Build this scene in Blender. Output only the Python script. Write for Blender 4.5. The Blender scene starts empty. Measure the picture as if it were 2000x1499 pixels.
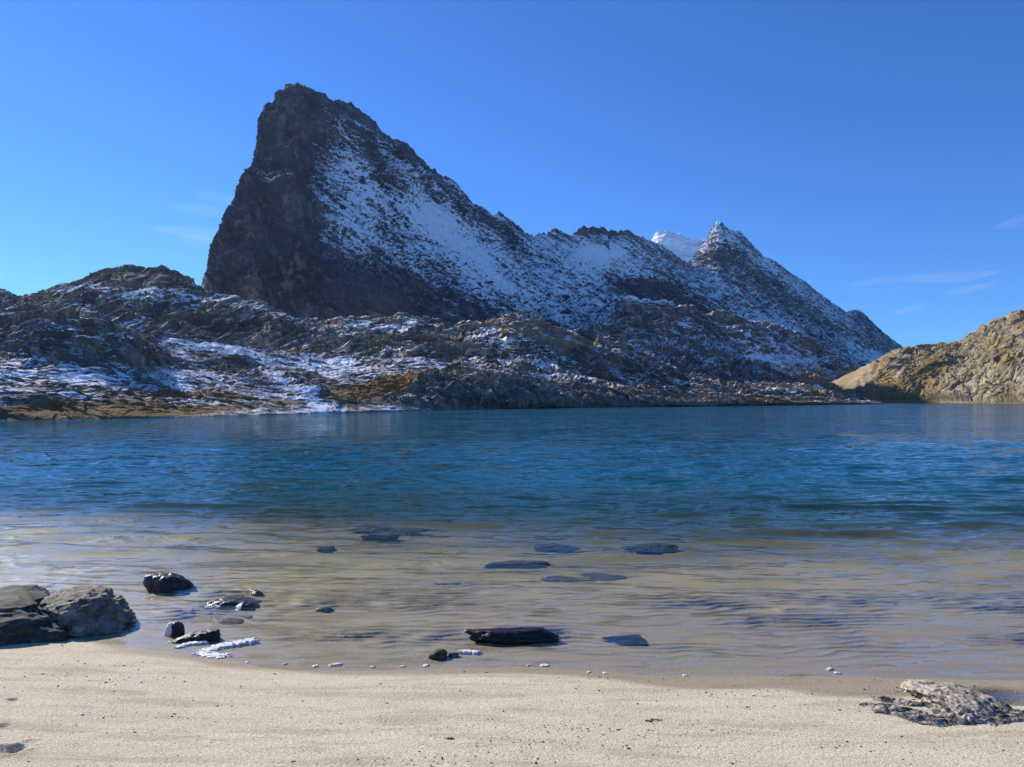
import bpy, bmesh, math, random
import numpy as np
R = math.radians
scene = bpy.context.scene
C = scene.collection

# ------------------------------------------------------------------ camera
F = 1444.0                      # focal length in photo pixels (2000 wide)
HZ = 780.0                      # horizon row
CAMH = 1.9
PITCH = math.atan((HZ-749.5)/F)
cam_d = bpy.data.cameras.new('camera'); cam = bpy.data.objects.new('camera', cam_d); C.objects.link(cam)
cam.location = (0, 0, CAMH); cam.rotation_euler = (R(90)+PITCH, 0, 0)
cam_d.sensor_width = 36; cam_d.lens = 36*F/2000; cam_d.clip_start = 0.05; cam_d.clip_end = 60000
scene.camera = cam
# ------------------------------------------------------------------ sun and sky
SUN_EL, SUN_AZ = R(30), R(-52)          # azimuth measured from the view axis (+Y), negative = left
world = bpy.data.worlds.new('World'); scene.world = world; world.use_nodes = True
wn = world.node_tree; wn.nodes.clear()
sky = wn.nodes.new('ShaderNodeTexSky'); sky.sky_type = 'NISHITA'; sky.sun_disc = False
sky.sun_elevation = SUN_EL; sky.sun_rotation = SUN_AZ; sky.altitude = 1500; sky.air_density = 1.0
sky.dust_density = 0.1; sky.ozone_density = 3.0
hs = wn.nodes.new('ShaderNodeHueSaturation'); hs.inputs['Saturation'].default_value = 1.05
bg = wn.nodes.new('ShaderNodeBackground'); bg.inputs['Strength'].default_value = 0.132
wo = wn.nodes.new('ShaderNodeOutputWorld')
wn.links.new(sky.outputs[0], hs.inputs['Color']); tint = wn.nodes.new('ShaderNodeMix'); tint.data_type = 'RGBA'; tint.blend_type = 'MULTIPLY'; tint.inputs[0].default_value = 1
tint.inputs[7].default_value = (.215, .44, .75, 1)
wn.links.new(hs.outputs[0], tint.inputs[6]); wn.links.new(tint.outputs[2], bg.inputs['Color']); wn.links.new(bg.outputs[0], wo.inputs['Surface'])
sd = bpy.data.lights.new('sun', 'SUN'); sd.energy = 4.2; sd.angle = R(0.53); sd.color = (1.0, .93, .82)
sun = bpy.data.objects.new('sun', sd); C.objects.link(sun)
sv = np.array([math.sin(SUN_AZ)*math.cos(SUN_EL), math.cos(SUN_AZ)*math.cos(SUN_EL), math.sin(SUN_EL)])
from mathutils import Vector
sun.rotation_euler = Vector(sv).to_track_quat('Z', 'Y').to_euler()
scene.view_settings.view_transform = 'Standard'; scene.view_settings.look = 'None'
scene.view_settings.gamma = 1; scene.view_settings.exposure = 0.82
scene.cycles.use_denoising = True
scene.cycles.max_bounces = 8; scene.cycles.transparent_max_bounces = 12
scene.cycles.caustics_reflective = False; scene.cycles.caustics_refractive = False

HAZE = True
# ------------------------------------------------------------------ helpers
def ray(px, py):
    u = (np.asarray(px, float)-1000)/F; v = (749.5-np.asarray(py, float))/F
    return u, math.cos(PITCH)-v*math.sin(PITCH), math.sin(PITCH)+v*math.cos(PITCH)
def P(px, py, Y):
    """world point seen at photo pixel (px, py) at distance Y along the ground"""
    dx, dy, dz = ray(px, py); s = np.asarray(Y, float)/dy
    return np.stack(np.broadcast_arrays(dx*s, dy*s, CAMH+dz*s), -1)
def G(px, py, z=0.0):
    dx, dy, dz = ray(px, py); s = (z-CAMH)/dz
    return np.stack(np.broadcast_arrays(dx*s, dy*s, np.full_like(dx*s, z)), -1)
def topix(p):
    x = p[..., 0]; y = p[..., 1]; z = p[..., 2]-CAMH
    c, s = math.cos(PITCH), math.sin(PITCH)
    d = y*c+z*s; h = -y*s+z*c
    return 1000+F*x/d, 749.5-F*h/d

rng0 = np.random.RandomState(7)
PERM = rng0.permutation(256); PERM = np.concatenate([PERM, PERM, PERM]).astype(np.int32)
GR = rng0.normal(size=(256, 3)); GR /= np.linalg.norm(GR, axis=1)[:, None]; GR = GR.astype(np.float32)
def noise(p, seed=0):
    p = p.astype(np.float64)+seed*17.31
    i = np.floor(p).astype(np.int64); f = (p-i).astype(np.float32); i = (i & 255).astype(np.int32)
    w = f*f*f*(f*(f*6-15)+10)
    out = np.zeros(p.shape[:-1], np.float32)
    for a in (0, 1):
        A = PERM[(i[..., 0]+a) & 255]; wx = w[..., 0] if a else 1-w[..., 0]
        for b in (0, 1):
            B = PERM[(A+i[..., 1]+b) & 255]; wy = w[..., 1] if b else 1-w[..., 1]
            for c in (0, 1):
                g = GR[PERM[(B+i[..., 2]+c) & 255]]
                wz = w[..., 2] if c else 1-w[..., 2]
                out += wx*wy*wz*(g[..., 0]*(f[..., 0]-a)+g[..., 1]*(f[..., 1]-b)+g[..., 2]*(f[..., 2]-c))
    return out*1.6
def fbm(p, o=5, gain=.5, seed=0, ridged=False):
    s = 0; a = 1.0; t = 0
    for k in range(o):
        n = noise(p*(2.03**k), seed+k*3)
        if ridged: n = 1-2*np.abs(n)
        s = s+a*n; t += a; a *= gain
    return s/t
def cells(p, seed=0):
    """Worley cells: (F1 distance, random value of the nearest cell)"""
    i = np.floor(p).astype(np.int64); f = p-i
    best = np.full(p.shape[:-1], 9.0); val = np.zeros(p.shape[:-1])
    for a in (-1, 0, 1):
        for b in (-1, 0, 1):
            for c in (-1, 0, 1):
                h = PERM[(PERM[(PERM[(i[..., 0]+a+seed) & 255]+i[..., 1]+b) & 255]+i[..., 2]+c) & 255]
                q = GR[h]*.42+.5
                d = (a+q[..., 0]-f[..., 0])**2+(b+q[..., 1]-f[..., 1])**2+(c+q[..., 2]-f[..., 2])**2
                m = d < best; best = np.where(m, d, best); val = np.where(m, h/255., val)
    return np.sqrt(best), val
def sstep(a, b, x):
    t = np.clip((x-a)/(b-a), 0, 1); return t*t*(3-2*t)
def blobs(px, py, L):
    """surface cover map: list of (cx, cy, rx, ry, tilt_deg, value)"""
    s = np.zeros_like(px)
    for cx, cy, rx, ry, t, v in L:
        c, q = math.cos(R(t)), math.sin(R(t)); dx, dy = px-cx, py-cy
        a = (dx*c+dy*q)/rx; b = (-dx*q+dy*c)/ry
        s += v*np.exp(-np.minimum((a*a+b*b)**1.5, 30))
    return s

def put(name, me, mat=None, parent=None, **kw):
    o = bpy.data.objects.new(name, me); C.objects.link(o)
    if mat: me.materials.append(mat)
    if parent: o.parent = parent
    for k, v in kw.items(): o[k] = v
    return o
def mesh_from(name, V, faces, smooth=False, attrs=None):
    me = bpy.data.meshes.new(name)
    V = np.ascontiguousarray(V, np.float32); n = len(V); k = faces.shape[1]; m = len(faces)
    me.vertices.add(n); me.vertices.foreach_set('co', V.ravel())
    me.loops.add(m*k); me.loops.foreach_set('vertex_index', np.ascontiguousarray(faces, np.int32).ravel())
    me.polygons.add(m); me.polygons.foreach_set('loop_start', np.arange(0, m*k, k, dtype=np.int32))
    me.polygons.foreach_set('use_smooth', np.full(m, smooth))
    me.update(calc_edges=True)
    for a, v in (attrs or {}).items():
        at = me.attributes.new(a, 'FLOAT', 'POINT'); at.data.foreach_set('value', np.ascontiguousarray(v, np.float32).ravel())
    me.validate()
    return me
def grid_faces(nr, nc, flip=False):
    i = np.arange((nr-1))[:, None]*nc+np.arange(nc-1)[None]
    q = np.stack([i, i+1, i+nc+1, i+nc], -1).reshape(-1, 4)
    return q[:, ::-1] if flip else q
def normals(S):
    du = np.gradient(S, axis=1); dv = np.gradient(S, axis=0)
    n = np.cross(du, dv); n /= np.linalg.norm(n, axis=-1)[..., None]+1e-9
    return n
def poly(pts, xs):
    a = np.array(pts, float); return [np.interp(xs, a[:, 0], a[:, k]) for k in range(1, a.shape[1])]
def rows(stations, counts):
    """loft through the stations (each ncol x 3), rounded at the breaks"""
    out = []
    for k, n in enumerate(counts):
        t = np.linspace(0, 1, n, endpoint=(k == len(counts)-1))[:, None, None]
        out.append(stations[k][None]*(1-t)+stations[k+1][None]*t)
    return np.concatenate(out, 0)

# ------------------------------------------------------------------ materials
def mat(name):
    m = bpy.data.materials.new(name); m.use_nodes = True; nt = m.node_tree; nt.nodes.clear()
    return m, nt, nt.nodes.new, nt.links.new
def val(nt, x):
    n = nt.nodes.new('ShaderNodeValue'); n.outputs[0].default_value = x; return n.outputs[0]
def math_(nt, op, a, b=None, clamp=False):
    n = nt.nodes.new('ShaderNodeMath'); n.operation = op; n.use_clamp = clamp
    for k, v in enumerate((a, b)):
        if v is None: continue
        if isinstance(v, (int, float)): n.inputs[k].default_value = v
        else: nt.links.new(v, n.inputs[k])
    return n.outputs[0]
def mixc(nt, f, a, b):
    n = nt.nodes.new('ShaderNodeMix'); n.data_type = 'RGBA'
    for k, v in ((0, f), (6, a), (7, b)):
        if isinstance(v, (int, float)): n.inputs[k].default_value = v
        elif isinstance(v, tuple): n.inputs[k].default_value = (*v, 1)
        else: nt.links.new(v, n.inputs[k])
    return n.outputs[2]
def ramp(nt, x, a, b, A=0., B=1.):
    n = nt.nodes.new('ShaderNodeMapRange'); n.interpolation_type = 'SMOOTHSTEP'
    nt.links.new(x, n.inputs[0])
    for k, v in zip((1, 2, 3, 4), (a, b, A, B)): n.inputs[k].default_value = v
    return n.outputs[0]
def ntex(nt, vec, scale, detail=4, rough=.55, out=0):
    n = nt.nodes.new('ShaderNodeTexNoise'); n.inputs['Scale'].default_value = scale
    n.inputs['Detail'].default_value = detail; n.inputs['Roughness'].default_value = rough
    if vec is not None: nt.links.new(vec, n.inputs['Vector'])
    return n.outputs[out]
def coords(nt, scale=(1, 1, 1), rot=(0, 0, 0), kind='Object'):
    t = nt.nodes.new('ShaderNodeTexCoord'); m = nt.nodes.new('ShaderNodeMapping')
    m.inputs['Scale'].default_value = scale; m.inputs['Rotation'].default_value = rot
    nt.links.new(t.outputs[kind], m.inputs['Vector']); return m.outputs[0]
def attr(nt, name):
    n = nt.nodes.new('ShaderNodeAttribute'); n.attribute_name = name; return n.outputs['Fac']
def principled(nt, col, rough=.9, spec=.3, normal=None):
    b = nt.nodes.new('ShaderNodeBsdfPrincipled'); o = nt.nodes.new('ShaderNodeOutputMaterial')
    if isinstance(col, tuple): b.inputs['Base Color'].default_value = (*col, 1)
    else: nt.links.new(col, b.inputs['Base Color'])
    if isinstance(rough, float): b.inputs['Roughness'].default_value = rough
    else: nt.links.new(rough, b.inputs['Roughness'])
    b.inputs['Specular IOR Level'].default_value = spec
    if normal is not None: nt.links.new(normal, b.inputs['Normal'])
    nt.links.new(b.outputs[0], o.inputs['Surface']); return b, o
def bump(nt, h, strength, dist):
    n = nt.nodes.new('ShaderNodeBump'); n.inputs['Strength'].default_value = strength; n.inputs['Distance'].default_value = dist
    nt.links.new(h, n.inputs['Height']); return n.outputs[0]

def terrain_mat(name, fs, rockA, rockB, rockC, tanA, tanB, soft=(.34, .70)):
    """alpine ground: rock, dry grasses, painted lit streaks and lying snow; fs = size in metres of the finest patches"""
    m, nt, N, L = mat(name)
    co = coords(nt)
    n1 = ntex(nt, co, .12/fs, 6, .6); n2 = ntex(nt, co, 1.1/fs, 5, .65); n3 = ntex(nt, co, .5/fs, 6, .7)
    rock = mixc(nt, ramp(nt, n1, .38, .62), rockA, rockB)
    n5 = ntex(nt, coords(nt, (1, 1, .45), (0, R(35), 0)), .22/fs, 5, .65)
    rock = mixc(nt, ramp(nt, math_(nt, 'ADD', n3, math_(nt, 'SUBTRACT', n5, .5)), .5, .72), rock, rockC)
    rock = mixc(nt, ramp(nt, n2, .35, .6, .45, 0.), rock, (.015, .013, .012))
    g = mixc(nt, ramp(nt, n3, .35, .65), tanA, tanB)
    gf = ramp(nt, math_(nt, 'ADD', attr(nt, 'grass_and_lit'), math_(nt, 'MULTIPLY', math_(nt, 'SUBTRACT', n2, .5), 1.4)), .35, .65)
    col = mixc(nt, gf, rock, g)
    n4 = ntex(nt, co, 3.2/fs, 3, .7)
    sp = math_(nt, 'ADD', math_(nt, 'MULTIPLY', math_(nt, 'SUBTRACT', n2, .5), 1.5), math_(nt, 'MULTIPLY', math_(nt, 'SUBTRACT', n4, .5), 1.5))
    sf = ramp(nt, math_(nt, 'ADD', attr(nt, 'snow'), sp), *soft)
    col = mixc(nt, sf, col, (.88, .89, .91))
    principled(nt, col, .92, .15, bump(nt, n2, .6, .6*fs))
    return m

# ------------------------------------------------------------------ terrain
def terrain(name, S, counts, label_mat, disp, snow, grass_and_lit, flip, **kw):
    n0 = normals(S)
    if flip: n0 = -n0
    px, py = topix(S)
    d, extra = disp(S, n0, px, py)
    S2 = S+n0*d[..., None]+extra
    n1 = normals(S2)
    if flip: n1 = -n1
    sn = snow(S2, n1, px, py); gr = grass_and_lit(S2, n1, px, py)
    nr, nc = S.shape[:2]
    me = mesh_from(name, S2.reshape(-1, 3), grid_faces(nr, nc, flip), False, {'snow': sn, 'grass_and_lit': gr})
    return put(name, me, label_mat, kind='structure')

# --- main mountain -------------------------------------------------
RIDGE = [(380,592),(395,570),(398,545),(410,510),(415,490),(418,472),(432,440),(440,417),(457,392),(467,357),(476,345),(477,327),(494,325),
 (497,310),(506,305),(502,280),(507,257),(511,242),(504,232),(512,220),(516,205),(525,199),(535,200),(536,182),(545,176),(555,177),(556,169),
 (562,164),(575,169),(587,177),(607,184),(627,184),(632,199),(650,201),(667,200),(682,205),(700,215),(712,222),(721,232),(726,255),(740,260),
 (755,267),(775,270),(790,280),(802,292),(820,310),(832,325),(847,337),(862,345),(880,352),(895,365),(908,387),(925,401),(945,408),(960,418),
 (975,415),(990,425),(1007,440),(1022,452),(1040,462),(1055,456),(1070,458),(1082,448),(1091,455),(1115,459),(1130,447),(1142,442),(1151,446),
 (1160,443),(1169,449),(1177,441),(1184,449),(1205,456),(1226,452),(1241,461),(1262,470),(1277,472),(1295,480),(1315,495),(1334,509),(1345,515),
 (1360,494),(1370,477),(1384,463),(1391,445),(1401,435),(1408,431),(1415,440),(1424,449),(1443,451),(1454,461),(1471,480),(1492,501),(1517,512),
 (1545,536),(1573,550),(1597,571),(1625,592),(1653,610),(1664,606),(1678,606),(1688,613),(1702,627),(1720,645),(1744,664),(1771,684),(1800,705),
 (1900,760),(2050,800)]
# key columns: ridge point -> (ridge Y, mid1 (px,py,Y), mid2, base)
KEYS = [((380,592),  (520,(380,600,505),(385,615,490),(380,660,470))),
        ((432,440),  (560,(432,500,530),(436,565,480),(430,680,440))),
        ((467,357),  (575,(475,420,545),(480,540,470),(478,690,420))),
        ((507,257),  (590,(520,370,540),(524,520,465),(530,700,405))),
        ((545,176),  (600,(560,330,540),(580,520,460),(590,710,400))),
        ((607,184),  (606,(630,340,545),(650,520,462),(660,715,395))),
        ((700,215),  (625,(700,365,560),(715,530,480),(740,720,395))),
        ((820,310),  (665,(815,430,600),(815,560,505),(830,725,400))),
        ((925,401),  (705,(925,480,640),(925,580,540),(920,730,420))),
        ((1040,462), (760,(1040,530,690),(1040,620,590),(1010,735,440))),
        ((1177,441), (850,(1170,520,765),(1165,620,650),(1130,740,480))),
        ((1277,472), (930,(1270,540,840),(1260,640,710),(1240,745,520))),
        ((1345,515), (1000,(1335,570,910),(1330,660,780),(1320,750,570))),
        ((1408,431), (1060,(1405,535,950),(1400,650,820),(1390,755,610))),
        ((1517,512), (1150,(1505,590,1050),(1500,680,900),(1480,760,680))),
        ((1653,610), (1280,(1640,655,1200),(1630,710,1060),(1600,765,800))),
        ((1771,684), (1400,(1750,710,1320),(1740,745,1180),(1720,772,950))),
        ((2050,800), (1600,(2000,800,1500),(1990,800,1400),(1950,800,1200)))]
LEFT = np.array([(562,164),(536,200),(512,220),(504,235),(507,257),(503,290),(494,325),(477,340),(467,357),(457,392),(440,417),(432,440),(418,472),(410,510),(398,545),(390,600)], float)
def build_mountain():
    r = np.array(RIDGE, float); seg = np.hypot(*np.diff(r, axis=0).T); s = np.concatenate([[0], np.cumsum(seg)])
    NC = 1500; u = np.linspace(0, s[-1], NC)
    rp = np.stack([np.interp(u, s, r[:, k]) for k in (0, 1)], -1)
    ku = [s[RIDGE.index(k[0])] for k in KEYS]
    def inter(f):
        a = np.array([f(k) for k in KEYS], float); a = a.reshape(len(KEYS), -1)
        return np.stack([np.interp(u, ku, a[:, j]) for j in range(a.shape[1])], -1)
    rY = inter(lambda k: k[1][0])[:, 0]
    st = [inter(lambda k, j=j: k[1][j]) for j in (1, 2, 3)]
    top = P(rp[:, 0], rp[:, 1], rY)
    M = [P(q[:, 0], q[:, 1], q[:, 2]) for q in st]
    # side flank of the spire: in the first columns the rim is not a crest but the wall's left edge
    back0 = top+np.array([10, 22, -6.]); back1 = top*[1.0, 1.0, .62]+[0, 60, 0]; back2 = top*[1, 1, 0]+[0, 260, -12.]
    low = M[2]*[1, 1, 0]+[0, -60, -15.]
    S = rows([back2, back1, back0, top, M[0], M[1], M[2], low], [12, 30, 12, 165, 150, 120, 12])
    # smooth the loft's columns except near the crest
    w = np.ones(S.shape[0])
    S2 = S.copy()
    for it in range(60):
        S2[1:-1, 1:-1] = .5*S2[1:-1, 1:-1]+.125*(S2[2:, 1:-1]+S2[:-2, 1:-1]+S2[1:-1, 2:]+S2[1:-1, :-2])
    rr = np.arange(S.shape[0]); cr = 54
    wt = sstep(2, 40, np.abs(rr-cr))[:, None, None]
    S = S*(1-wt)+S2*wt
    def disp(S, n, px, py):
        crag = np.clip(.25+blobs(px, py, CRAG), .12, 1.1)
        dip = R(38)
        q = np.stack([S[..., 0]*math.cos(dip)-S[..., 2]*math.sin(dip), S[..., 1], S[..., 0]*math.sin(dip)+S[..., 2]*math.cos(dip)], -1)
        warp = noise(S/37., 5)[..., None]*14
        big = fbm((q+warp)/[95., 95, 48], 4, .55, 1, True)*15
        rib = fbm((q+warp)/[46., 30, 14], 5, .55, 9, True)*7.5
        f1, v1 = cells((q+warp*.6)/[15., 13, 8], 3); f2, v2 = cells((q+warp*.4)/[6., 5.5, 3.2], 11); f3, v3 = cells(q/[2.7, 2.6, 1.6], 31)
        blk = (v1-.5)*6.5+(v2-.5)*3.4+(v3-.5)*1.6
        fine = fbm(q/[5., 5, 3], 4, .6, 21)*1.6
        rise = sstep(0, 1, (py-RY(px))/70.)
        d = crag*(big*.9*rise+(rib+blk)*(.35+.65*rise))+fine*.7+(1-crag)*(fbm(q/[30, 30, 12.], 4, .5, 41)*4+(v3-.5)*1.0+(v2-.5)*.8)
        d = d*np.where(np.arange(S.shape[0])[:, None] < 50, .3, 1.)
        k = np.exp(-np.abs(np.arange(S.shape[0])-cr)[:, None]/np.where(px[cr][None] < 545, 16., 5.))
        ex = np.zeros_like(S); ex[..., 2] = k*((v1-.5)*3+(v2-.5)*4+(v3-.4)*3.5)*np.clip(crag+.1, .25, 1)*.9
        xL = np.interp(py, LEFT[:, 1], LEFT[:, 0])
        damp = np.where(px < 640, sstep(2, 42, px-xL)*.75+.25, 1.)
        wall = np.exp(-(np.maximum(px-560, 0)/70.)**2)*np.where(px < 760, 1, 0)
        d = d*(1+.2*wall)+wall*crag*(GUL(S, 26., 3)*13+GUL(S, 9., 13)*6)
        d = d*(1-.75*k)*damp; ex = ex*np.clip(damp*2, .25, 1)[..., None]
        for it in range(6):
            qx, qy = topix(S+n*d[..., None]+ex); lim = np.interp(qy, LEFT[:, 1], LEFT[:, 0])+7*(v2-.6)+5*(v1-.6)-7*sstep(430, 560, qy)
            d = np.where((qx < lim) & (px < 660) & (qy < 590), d*.35, d)
        return d, ex
    def GUL(S, w_, seed):
        a = R(62); x, z = S[..., 0], S[..., 2]
        q = np.stack([x*math.sin(a)-z*math.cos(a), S[..., 1]*.8, (x*math.cos(a)+z*math.sin(a))*.22], -1)
        q = q+noise(S/50., 8)[..., None]*14
        return fbm(q/w_, 3, .5, seed, True)
    def RY(px): return np.interp(px, np.maximum.accumulate(rp[:, 0]), rp[:, 1])
    def snow(S, n, px, py):
        s = blobs(px, py, SNOW1)+.62
        q = np.stack([S[..., 0]*.79-S[..., 2]*.62, S[..., 1], S[..., 0]*.62+S[..., 2]*.79], -1)
        st_ = fbm(q/[30., 18, 6.5], 5, .68, 77)*.78+fbm(q/[9., 8, 3], 3, .6, 57)*.38
        return np.clip(s+st_+(n[..., 2]-.62)*.9, -1, 2)
    def grass_and_lit(S, n, px, py):
        return np.clip(blobs(px, py, [(720,615,110,45,-10,.75),(1390,515,50,20,10,.3),(1690,750,60,22,0,.6)])+np.exp(-(np.maximum(px-540, 0)/60.)**2)*np.where(px < 700, 1, 0)*(GUL(S, 16., 23)*1.9-1.0), -1, 1)  # patches of dry ground, plus sunlit streaks painted in tan on the spire wall
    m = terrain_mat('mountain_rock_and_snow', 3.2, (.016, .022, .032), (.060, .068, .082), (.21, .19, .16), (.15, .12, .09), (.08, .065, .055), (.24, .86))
    return terrain('mountain', S, None, m, disp, snow, grass_and_lit, FLIP)
CRAG = [(500,430,110,190,-12,1.05),(590,230,120,75,15,.5),(800,320,140,32,42,.7),(960,430,90,22,40,.6),(730,370,80,40,50,.45),
        (1160,460,130,22,5,.7),(1410,470,45,50,0,.6),(1280,570,120,40,20,.5),(1560,600,170,45,35,.5),(1330,690,260,50,20,.4),(600,600,120,50,10,.5)]
SNOW1 = [(480,420,120,220,-14,-1.2),(560,230,85,90,10,-.9),(670,215,60,28,20,-.6),(655,262,50,18,45,.45),(545,380,26,10,10,.7),(560,412,22,12,-20,.65),
         (740,345,70,22,52,-.75),(800,305,110,22,42,-.5),(690,350,70,28,42,.30),(800,400,150,40,38,.42),(880,470,170,40,37,.40),(700,430,60,60,30,.25),
         (640,600,140,80,0,-.85),(820,600,170,60,22,-.42),(1000,650,170,45,15,-.28),(950,440,90,14,36,-.35),(1150,450,150,14,3,-.6),
         (1152,505,32,26,0,.9),(1203,490,24,16,10,.7),(1210,515,50,20,20,.45),(1100,500,120,40,20,.12),(1300,590,110,28,15,-.35),(1235,570,60,18,8,-.45),
         (1385,510,45,20,-10,-.35),(1420,470,24,35,0,.25),(1560,570,150,16,37,.35),(1500,640,70,22,15,.3),(1690,700,90,18,33,.3),(1290,690,200,55,15,-.1),(1500,560,80,30,30,-.12)]
FLIP = True
build_mountain()

# --- far snowy peak between the crests -----------------------------
def build_far():
    pts = [(1150,560),(1240,500),(1277,470),(1287,458),(1301,455),(1325,462),(1349,470),(1364,475),(1376,470),(1392,480),(1440,530),(1500,600)]
    xs = np.linspace(1150, 1500, 300); (ry,) = poly(pts, xs)
    top = P(xs, ry, 1900.); b = P(xs-10, ry+170, 1650.); back = top*[1, 1, 0]+[150, 400, -10]
    S = rows([back, top, b], [20, 160])
    def disp(S, n, px, py):
        return fbm(S/[120., 120, 60], 6, .55, 61, True)*14, np.zeros_like(S)
    m = terrain_mat('far_peak_snow', 7., (.07, .065, .06), (.11, .095, .08), (.14, .12, .1), (.1, .08, .06), (.08, .07, .05))
    terrain('far_mountain', S, None, m, disp, lambda S, n, px, py: .95+fbm(S/[50., 50, 90], 4, .6, 33)*.55, lambda S, n, px, py: px*0, FLIP)
build_far()

# --- hills: shared builder -------------------------------------------
def hill(name, x0, x1, nc, stations, counts, amp, snowf, grassf, m, seed, crest_row, shore=False, aniso=(1.6, 1., .55), dip=0.):
    xs = np.linspace(x0, x1, nc); st = []
    for s in stations:
        if s[0] == 'pix':
            py, Y = poly(s[1], xs); st.append(P(xs, py, Y))
        elif s[0] == 'shore':
            (py,) = poly(s[1], xs); st.append(G(xs, py, 0.0))
        elif s[0] == 'off':
            dx, dy, zf, dz = s[1]; st.append(st[s[2]]*[1, 1, zf]+[dx, dy, dz])
        elif s[0] == 'back':      # filled in below from the crest
            st.append(None)
    for k, s in enumerate(stations):
        if s[0] == 'back':
            dy, zf, dz = s[1]; st[k] = st[s[2]]*[1, 1, zf]+[0, dy, dz]
    S = rows(st, counts)
    cr = crest_row
    for it in range(14):
        T = S.copy(); T[1:-1, 1:-1] = .5*S[1:-1, 1:-1]+.125*(S[2:, 1:-1]+S[:-2, 1:-1]+S[1:-1, 2:]+S[1:-1, :-2])
        wt = sstep(0, 12, np.abs(np.arange(S.shape[0])-cr))[:, None, None]; S = S*(1-wt)+T*wt
    def disp(S, n, px, py):
        a = amp(px, py, S)
        c, s_ = math.cos(dip), math.sin(dip)
        q = np.stack([S[..., 0]*c-S[..., 2]*s_, S[..., 1], S[..., 0]*s_+S[..., 2]*c], -1)
        k = S[..., 1]/150.; sc = np.clip(k, .5, 3)
        sc0 = float(np.median(sc)); ani = np.array(aniso)
        q = q+noise(S/(9.*sc0), seed)[..., None]*4*sc0
        big = fbm(q/(26.*sc0*ani), 4, .5, seed+1, True)*3.0*sc0
        rib = fbm(q/(9.*sc0*ani), 5, .58, seed+5, True)*1.9*sc0
        f1, v1 = cells(q/(4.6*sc0*ani), seed+3); f2, v2 = cells(q/(1.9*sc0*ani), seed+8); f3, v3 = cells(q/(.9*sc0*ani), seed+12)
        blk = ((v1-.5)*1.7+(v2-.5)*.95+(v3-.5)*.5)*sc0
        bld = np.sqrt(np.maximum(0, 1-(f2/.5)**2))*np.where(v2 > .62, .42*v2, 0)*sc0+np.sqrt(np.maximum(0, 1-(f3/.5)**2))*np.where(v3 > .5, .24*v3, .0)*sc0
        d = a*(big+rib+blk)+bld*(.5+.5*np.clip(a, 0, 1))+fbm(q/(2.*sc0), 3, .5, seed+30)*.3*sc0
        e = np.ones_like(d)
        if shore: e = sstep(-.3, 1.3, S[..., 2])*.85+.15
        rr = np.arange(S.shape[0])[:, None]
        e = e*np.where(rr < cr-8, .4, 1)
        kk = np.exp(-np.abs(rr-cr)/4.)
        ex = np.zeros_like(S); ex[..., 2] = kk*a*((v1-.5)*.8+(v2-.5)*.9+(v3-.5)*.6)*sc0*e
        return d*e*(1-.7*kk), ex
    terrain(name, S, None, m, disp, snowf, grassf, FLIP)

# --- shoulder below the second summit ------------------------------
mid_mat = terrain_mat('mid_slope_rock', 1.7, (.085, .072, .058), (.20, .155, .105), (.42, .35, .26), (.36, .26, .14), (.20, .145, .085), (.26, .80))
hill('mountain_shoulder', 1080, 1850, 800,
     [('back', (130, 0., -8), 2), ('back', (35, .82, 0), 2),
      ('pix', [(1080,690,520),(1180,640,540),(1235,597,560),(1290,597,580),(1350,618,600),(1440,637,620),(1500,645,640),(1545,665,650),(1615,703,670),(1650,724,680),(1700,742,700),(1760,755,730),(1850,790,760)]),
      ('pix', [(1080,740,480),(1235,665,505),(1350,690,530),(1500,715,560),(1650,748,600),(1850,800,700)]),
      ('pix', [(1080,780,380),(1300,780,400),(1500,783,430),(1650,786,470),(1850,800,600)]),
      ('back', (-40, 0, -8), 4)], [10, 14, 110, 110, 10],
     lambda px, py, S: .95+0*px,
     lambda S, n, px, py: .44+fbm(S/[20., 16, 8], 5, .66, 71)*.85+(n[..., 2]-.72)*.8+blobs(px, py, [(1260,600,50,14,0,.6),(1500,715,110,28,15,.35),(1330,760,140,20,0,-.3),(1600,770,100,18,0,-.7),(1560,705,120,25,30,.1)]),
     lambda S, n, px, py: blobs(px, py, [(1640,760,110,30,5,.9),(1500,648,120,14,12,.35),(1450,780,180,12,0,.5)]),
     mid_mat, 101, 24, False, (1.5, 1.2, .6), R(25))

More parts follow.
